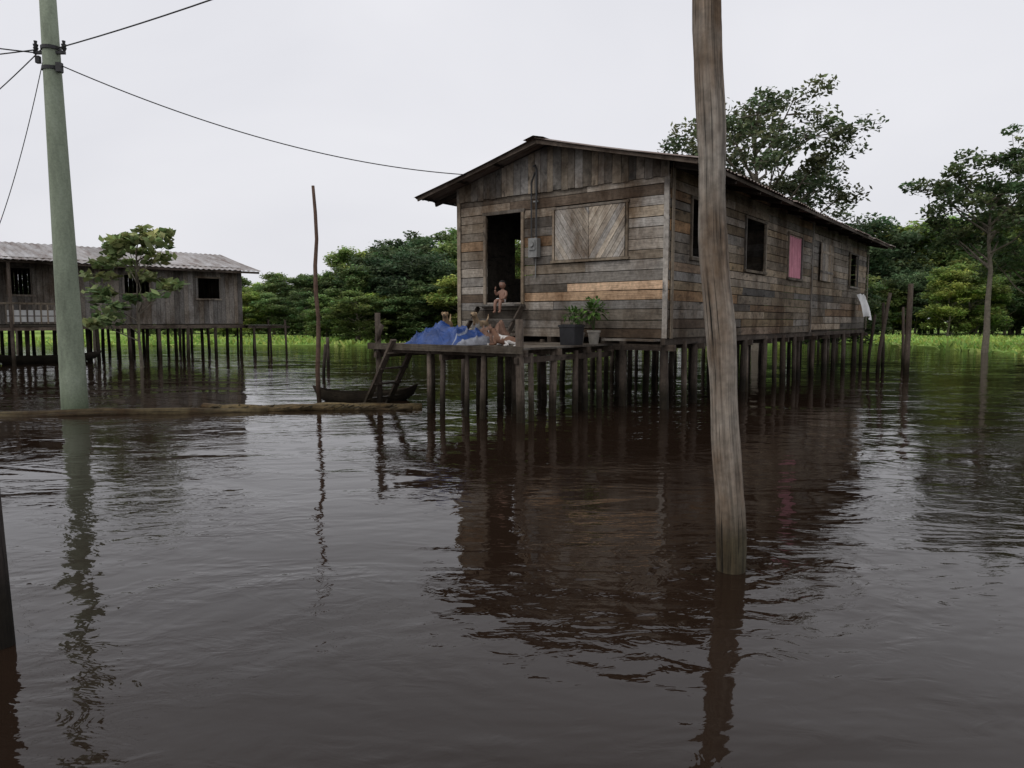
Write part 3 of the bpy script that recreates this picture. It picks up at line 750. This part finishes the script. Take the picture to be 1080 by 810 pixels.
row(-130,-36,92,88,5.0,5.6,26); row(-40,-20,88,80,5.2,7.0,12); row(-38,-14,74,70,3.6,4.4,13,[0,3]); row(-22,-4,78,74,8,11,11)
row(-12,-3.5,58,56,6.3,7.8,6); row(-11,-3,53,53,3.6,5.6,7,[3,0]); row(-16,-10,62,60,4,5,4,[3])
row(-8,30,76,80,10.5,12,16); row(-2,14,62,66,8,8,9)
row(22,62,92,84,12.5,13.5,18); row(26,70,82,76,6.5,8,18); row(24,44,78,76,3.2,3.8,10,[0,3]); row(40,66,70,64,7,9,9); row(50,120,90,60,13,13,18)
row(19,22,50,48,5.5,5,3,[3,0]); row(17,20,44,44,4.5,4.0,3,[0,1])
row(-130,130,125,125,8,12,50,jy=6)

# ================================================================ LAND, GRASS, WATER, SKY
shore=[(-400,52),(-60,50),(-30,48),(-18,46.5),(-10,48),(0,52),(14,58),(21,56),(25,50),(26,45),(25.5,38),(25,33.5),(29,29.5),(45,28),(400,27)]
poly=shore+[(400,900),(-400,900)]
mb=MB()
mb.v=[(x,y,.10) for x,y in poly]+[(x,y-.0,-.6) for x,y in shore]; mb.c=[(1,1,1)]*len(mb.v)
mb.f.append(tuple(range(len(poly)))); mb.m.append(0); mb.uv+=[(0,0)]*len(poly)
ns=len(shore)
for i in range(ns-1): mb.f.append((i,len(poly)+i,len(poly)+i+1,i+1)[::-1]); mb.m.append(0); mb.uv+=[(0,0)]*4
GR,nt,b=newmat('grass_ground')
pos=N(nt,'ShaderNodeNewGeometry').outputs['Position']
c=ramp(nt,noise(nt,pos,.25,8,.7),[(.3,(.17,.26,.06)),(.5,(.27,.40,.09)),(.7,(.34,.45,.13))])
nt.links.new(c,b.inputs['Base Color']); b.inputs['Roughness'].default_value=.95; b.inputs['Specular IOR Level'].default_value=.1
mb.build('ground',[GR])
rng=np.random.default_rng(3)
def inpoly(x,y):
    c=False;n=len(poly);j=n-1
    for i in range(n):
        xi,yi=poly[i];xj,yj=poly[j]
        if (yi>y)!=(yj>y) and x<(xj-xi)*(y-yi)/(yj-yi)+xi: c=not c
        j=i
    return c
pts=[]
for (xa,xb,ya,yb,n) in ((-45,2,46,66,9000),(22,55,27,70,21000),(10,34,54,74,4000),(-2,12,51,60,2000)):
    for _ in range(n):
        x=rng.uniform(xa,xb);y=ya+(yb-ya)*rng.random()**1.6
        if inpoly(x+rng.normal(0,.5),y-.4*rng.random()+rng.normal(0,.4)): pts.append((x,y))
P=np.array(pts);n=len(P);th=rng.uniform(0,math.pi,n);h=rng.uniform(.10,.34,n)*(1+.5*np.sin(P[:,0]*.8)*np.cos(P[:,1]*.6));w=rng.uniform(.05,.16,n)
dx=np.cos(th)*w;dy=np.sin(th)*w;lx=rng.normal(0,.16,n);ly=rng.normal(0,.16,n)
V=np.zeros((n,4,3));V[:,0]=np.c_[P[:,0]-dx,P[:,1]-dy,np.full(n,.0)];V[:,1]=np.c_[P[:,0]+dx,P[:,1]+dy,np.full(n,.0)]
V[:,2]=np.c_[P[:,0]+dx*.3+lx,P[:,1]+dy*.3+ly,.08+h];V[:,3]=np.c_[P[:,0]-dx*.6+lx,P[:,1]-dy*.6+ly,.08+h*.8]
cc=np.array((.36,.52,.13))[None,:]*rng.uniform(.55,1.25,(n,1)); cc[:,0]*=rng.uniform(.8,1.3,n)
place(np_mesh('bank_grass',V.reshape(-1,3),np.arange(n*4).reshape(n,4),np.repeat(cc,4,axis=0),[LEAF]),'bank_grass',(0,0,0))

WM,nt,b=newmat('river_water')
geo=N(nt,'ShaderNodeNewGeometry').outputs['Position']
b.inputs['Roughness'].default_value=.03; b.inputs['IOR'].default_value=1.33
murk=noise(nt,geo,.25,3,.5); nt.links.new(ramp(nt,murk,[(.3,(.0135,.0080,.0052)),(.7,(.020,.0122,.0080))]),b.inputs['Base Color'])
def M(op,a,c=None,d=None):
    n=N(nt,'ShaderNodeMath',operation=op)
    for i,v in enumerate((a,c,d)):
        if v is None: continue
        if hasattr(v,'is_output'): nt.links.new(v,n.inputs[i])
        else: n.inputs[i].default_value=v
    return n.outputs[0]
n1=noise(nt,mapping(nt,geo,(.7,1.2,1)),.8,3,.5,.8)
n2=noise(nt,mapping(nt,geo,(1,1.6,1)),3.6,3,.5,.8)
n3=noise(nt,mapping(nt,geo,(1,1.4,1)),13,2,.5,.5)
msk=ramp(nt,noise(nt,mapping(nt,geo,(.5,1,1)),.5,4,.6,1.4),[(.44,.12),(.64,1.0)])
h=M('MULTIPLY_ADD',n1,.022,M('MULTIPLY',M('MULTIPLY',n2,msk),.0105))
h=M('MULTIPLY_ADD',M('MULTIPLY',n3,msk),.0020,h)
sx=N(nt,'ShaderNodeSeparateXYZ'); nt.links.new(geo,sx.inputs[0])
ddx=M('SUBTRACT',sx.outputs[0],1.50); ddy=M('SUBTRACT',sx.outputs[1],4.74)
dist=M('SQRT',M('ADD',M('MULTIPLY',ddx,ddx),M('MULTIPLY',ddy,ddy)))
rp=M('MULTIPLY',M('SINE',M('MULTIPLY_ADD',n2,9.0,M('MULTIPLY',dist,26))),M('EXPONENT',M('MULTIPLY',dist,-1.2)))
h=M('MULTIPLY_ADD',rp,.0022,h)
bump(nt,b,h,1.0)
mb=MB(); mb.v=[(-500,-60,0),(500,-60,0),(500,900,0),(-500,900,0)]; mb.c=[(1,1,1)]*4; mb.f=[(0,1,2,3)]; mb.m=[0]; mb.uv=[(0,0)]*4
mb.build('water',[WM])

w=bpy.data.worlds.new('World'); scene.world=w; w.use_nodes=True; nt=w.node_tree; nt.nodes.clear()
out=nt.nodes.new('ShaderNodeOutputWorld'); sky=nt.nodes.new('ShaderNodeTexSky'); sky.sky_type='NISHITA'; sky.sun_disc=False
SE,SR=math.radians(50),math.radians(230); sky.sun_elevation=SE; sky.sun_rotation=SR; sky.dust_density=4; sky.air_density=1.5
b1=nt.nodes.new('ShaderNodeBackground'); b1.inputs[1].default_value=.05; nt.links.new(sky.outputs[0],b1.inputs[0])
tcn=nt.nodes.new('ShaderNodeTexCoord')
cl=noise(nt,mapping(nt,tcn.outputs['Generated'],(1,1,2.2)),1.6,4,.5,.4)
cc=ramp(nt,cl,[(.3,(.77,.775,.83)),(.7,(.88,.88,.925))])
b2=nt.nodes.new('ShaderNodeBackground'); b2.inputs[1].default_value=1.0; nt.links.new(cc,b2.inputs[0])
mx=nt.nodes.new('ShaderNodeMixShader'); mx.inputs[0].default_value=.92
nt.links.new(b1.outputs[0],mx.inputs[1]); nt.links.new(b2.outputs[0],mx.inputs[2]); nt.links.new(mx.outputs[0],out.inputs[0])
sl=bpy.data.lights.new('sun','SUN'); sl.energy=.9; sl.angle=math.radians(25); sl.color=(1,.97,.92)
so=bpy.data.objects.new('sun',sl); COL.objects.link(so)
d=Vector((math.sin(SR)*math.cos(SE),math.cos(SR)*math.cos(SE),math.sin(SE))); so.rotation_euler=d.to_track_quat('Z','Y').to_euler(); so.location=(-20,-20,40)

cam=bpy.data.cameras.new('camera'); cam.lens=25; cam.sensor_width=36; cam.clip_end=2000; cam.clip_start=.05
co=bpy.data.objects.new('camera',cam); COL.objects.link(co); co.location=(0,0,1.7); co.rotation_euler=(math.radians(90-5.1),0,0)
scene.camera=co
scene.view_settings.view_transform='Standard'; scene.view_settings.look='None'; scene.view_settings.exposure=0
print('objects',len(bpy.data.objects))
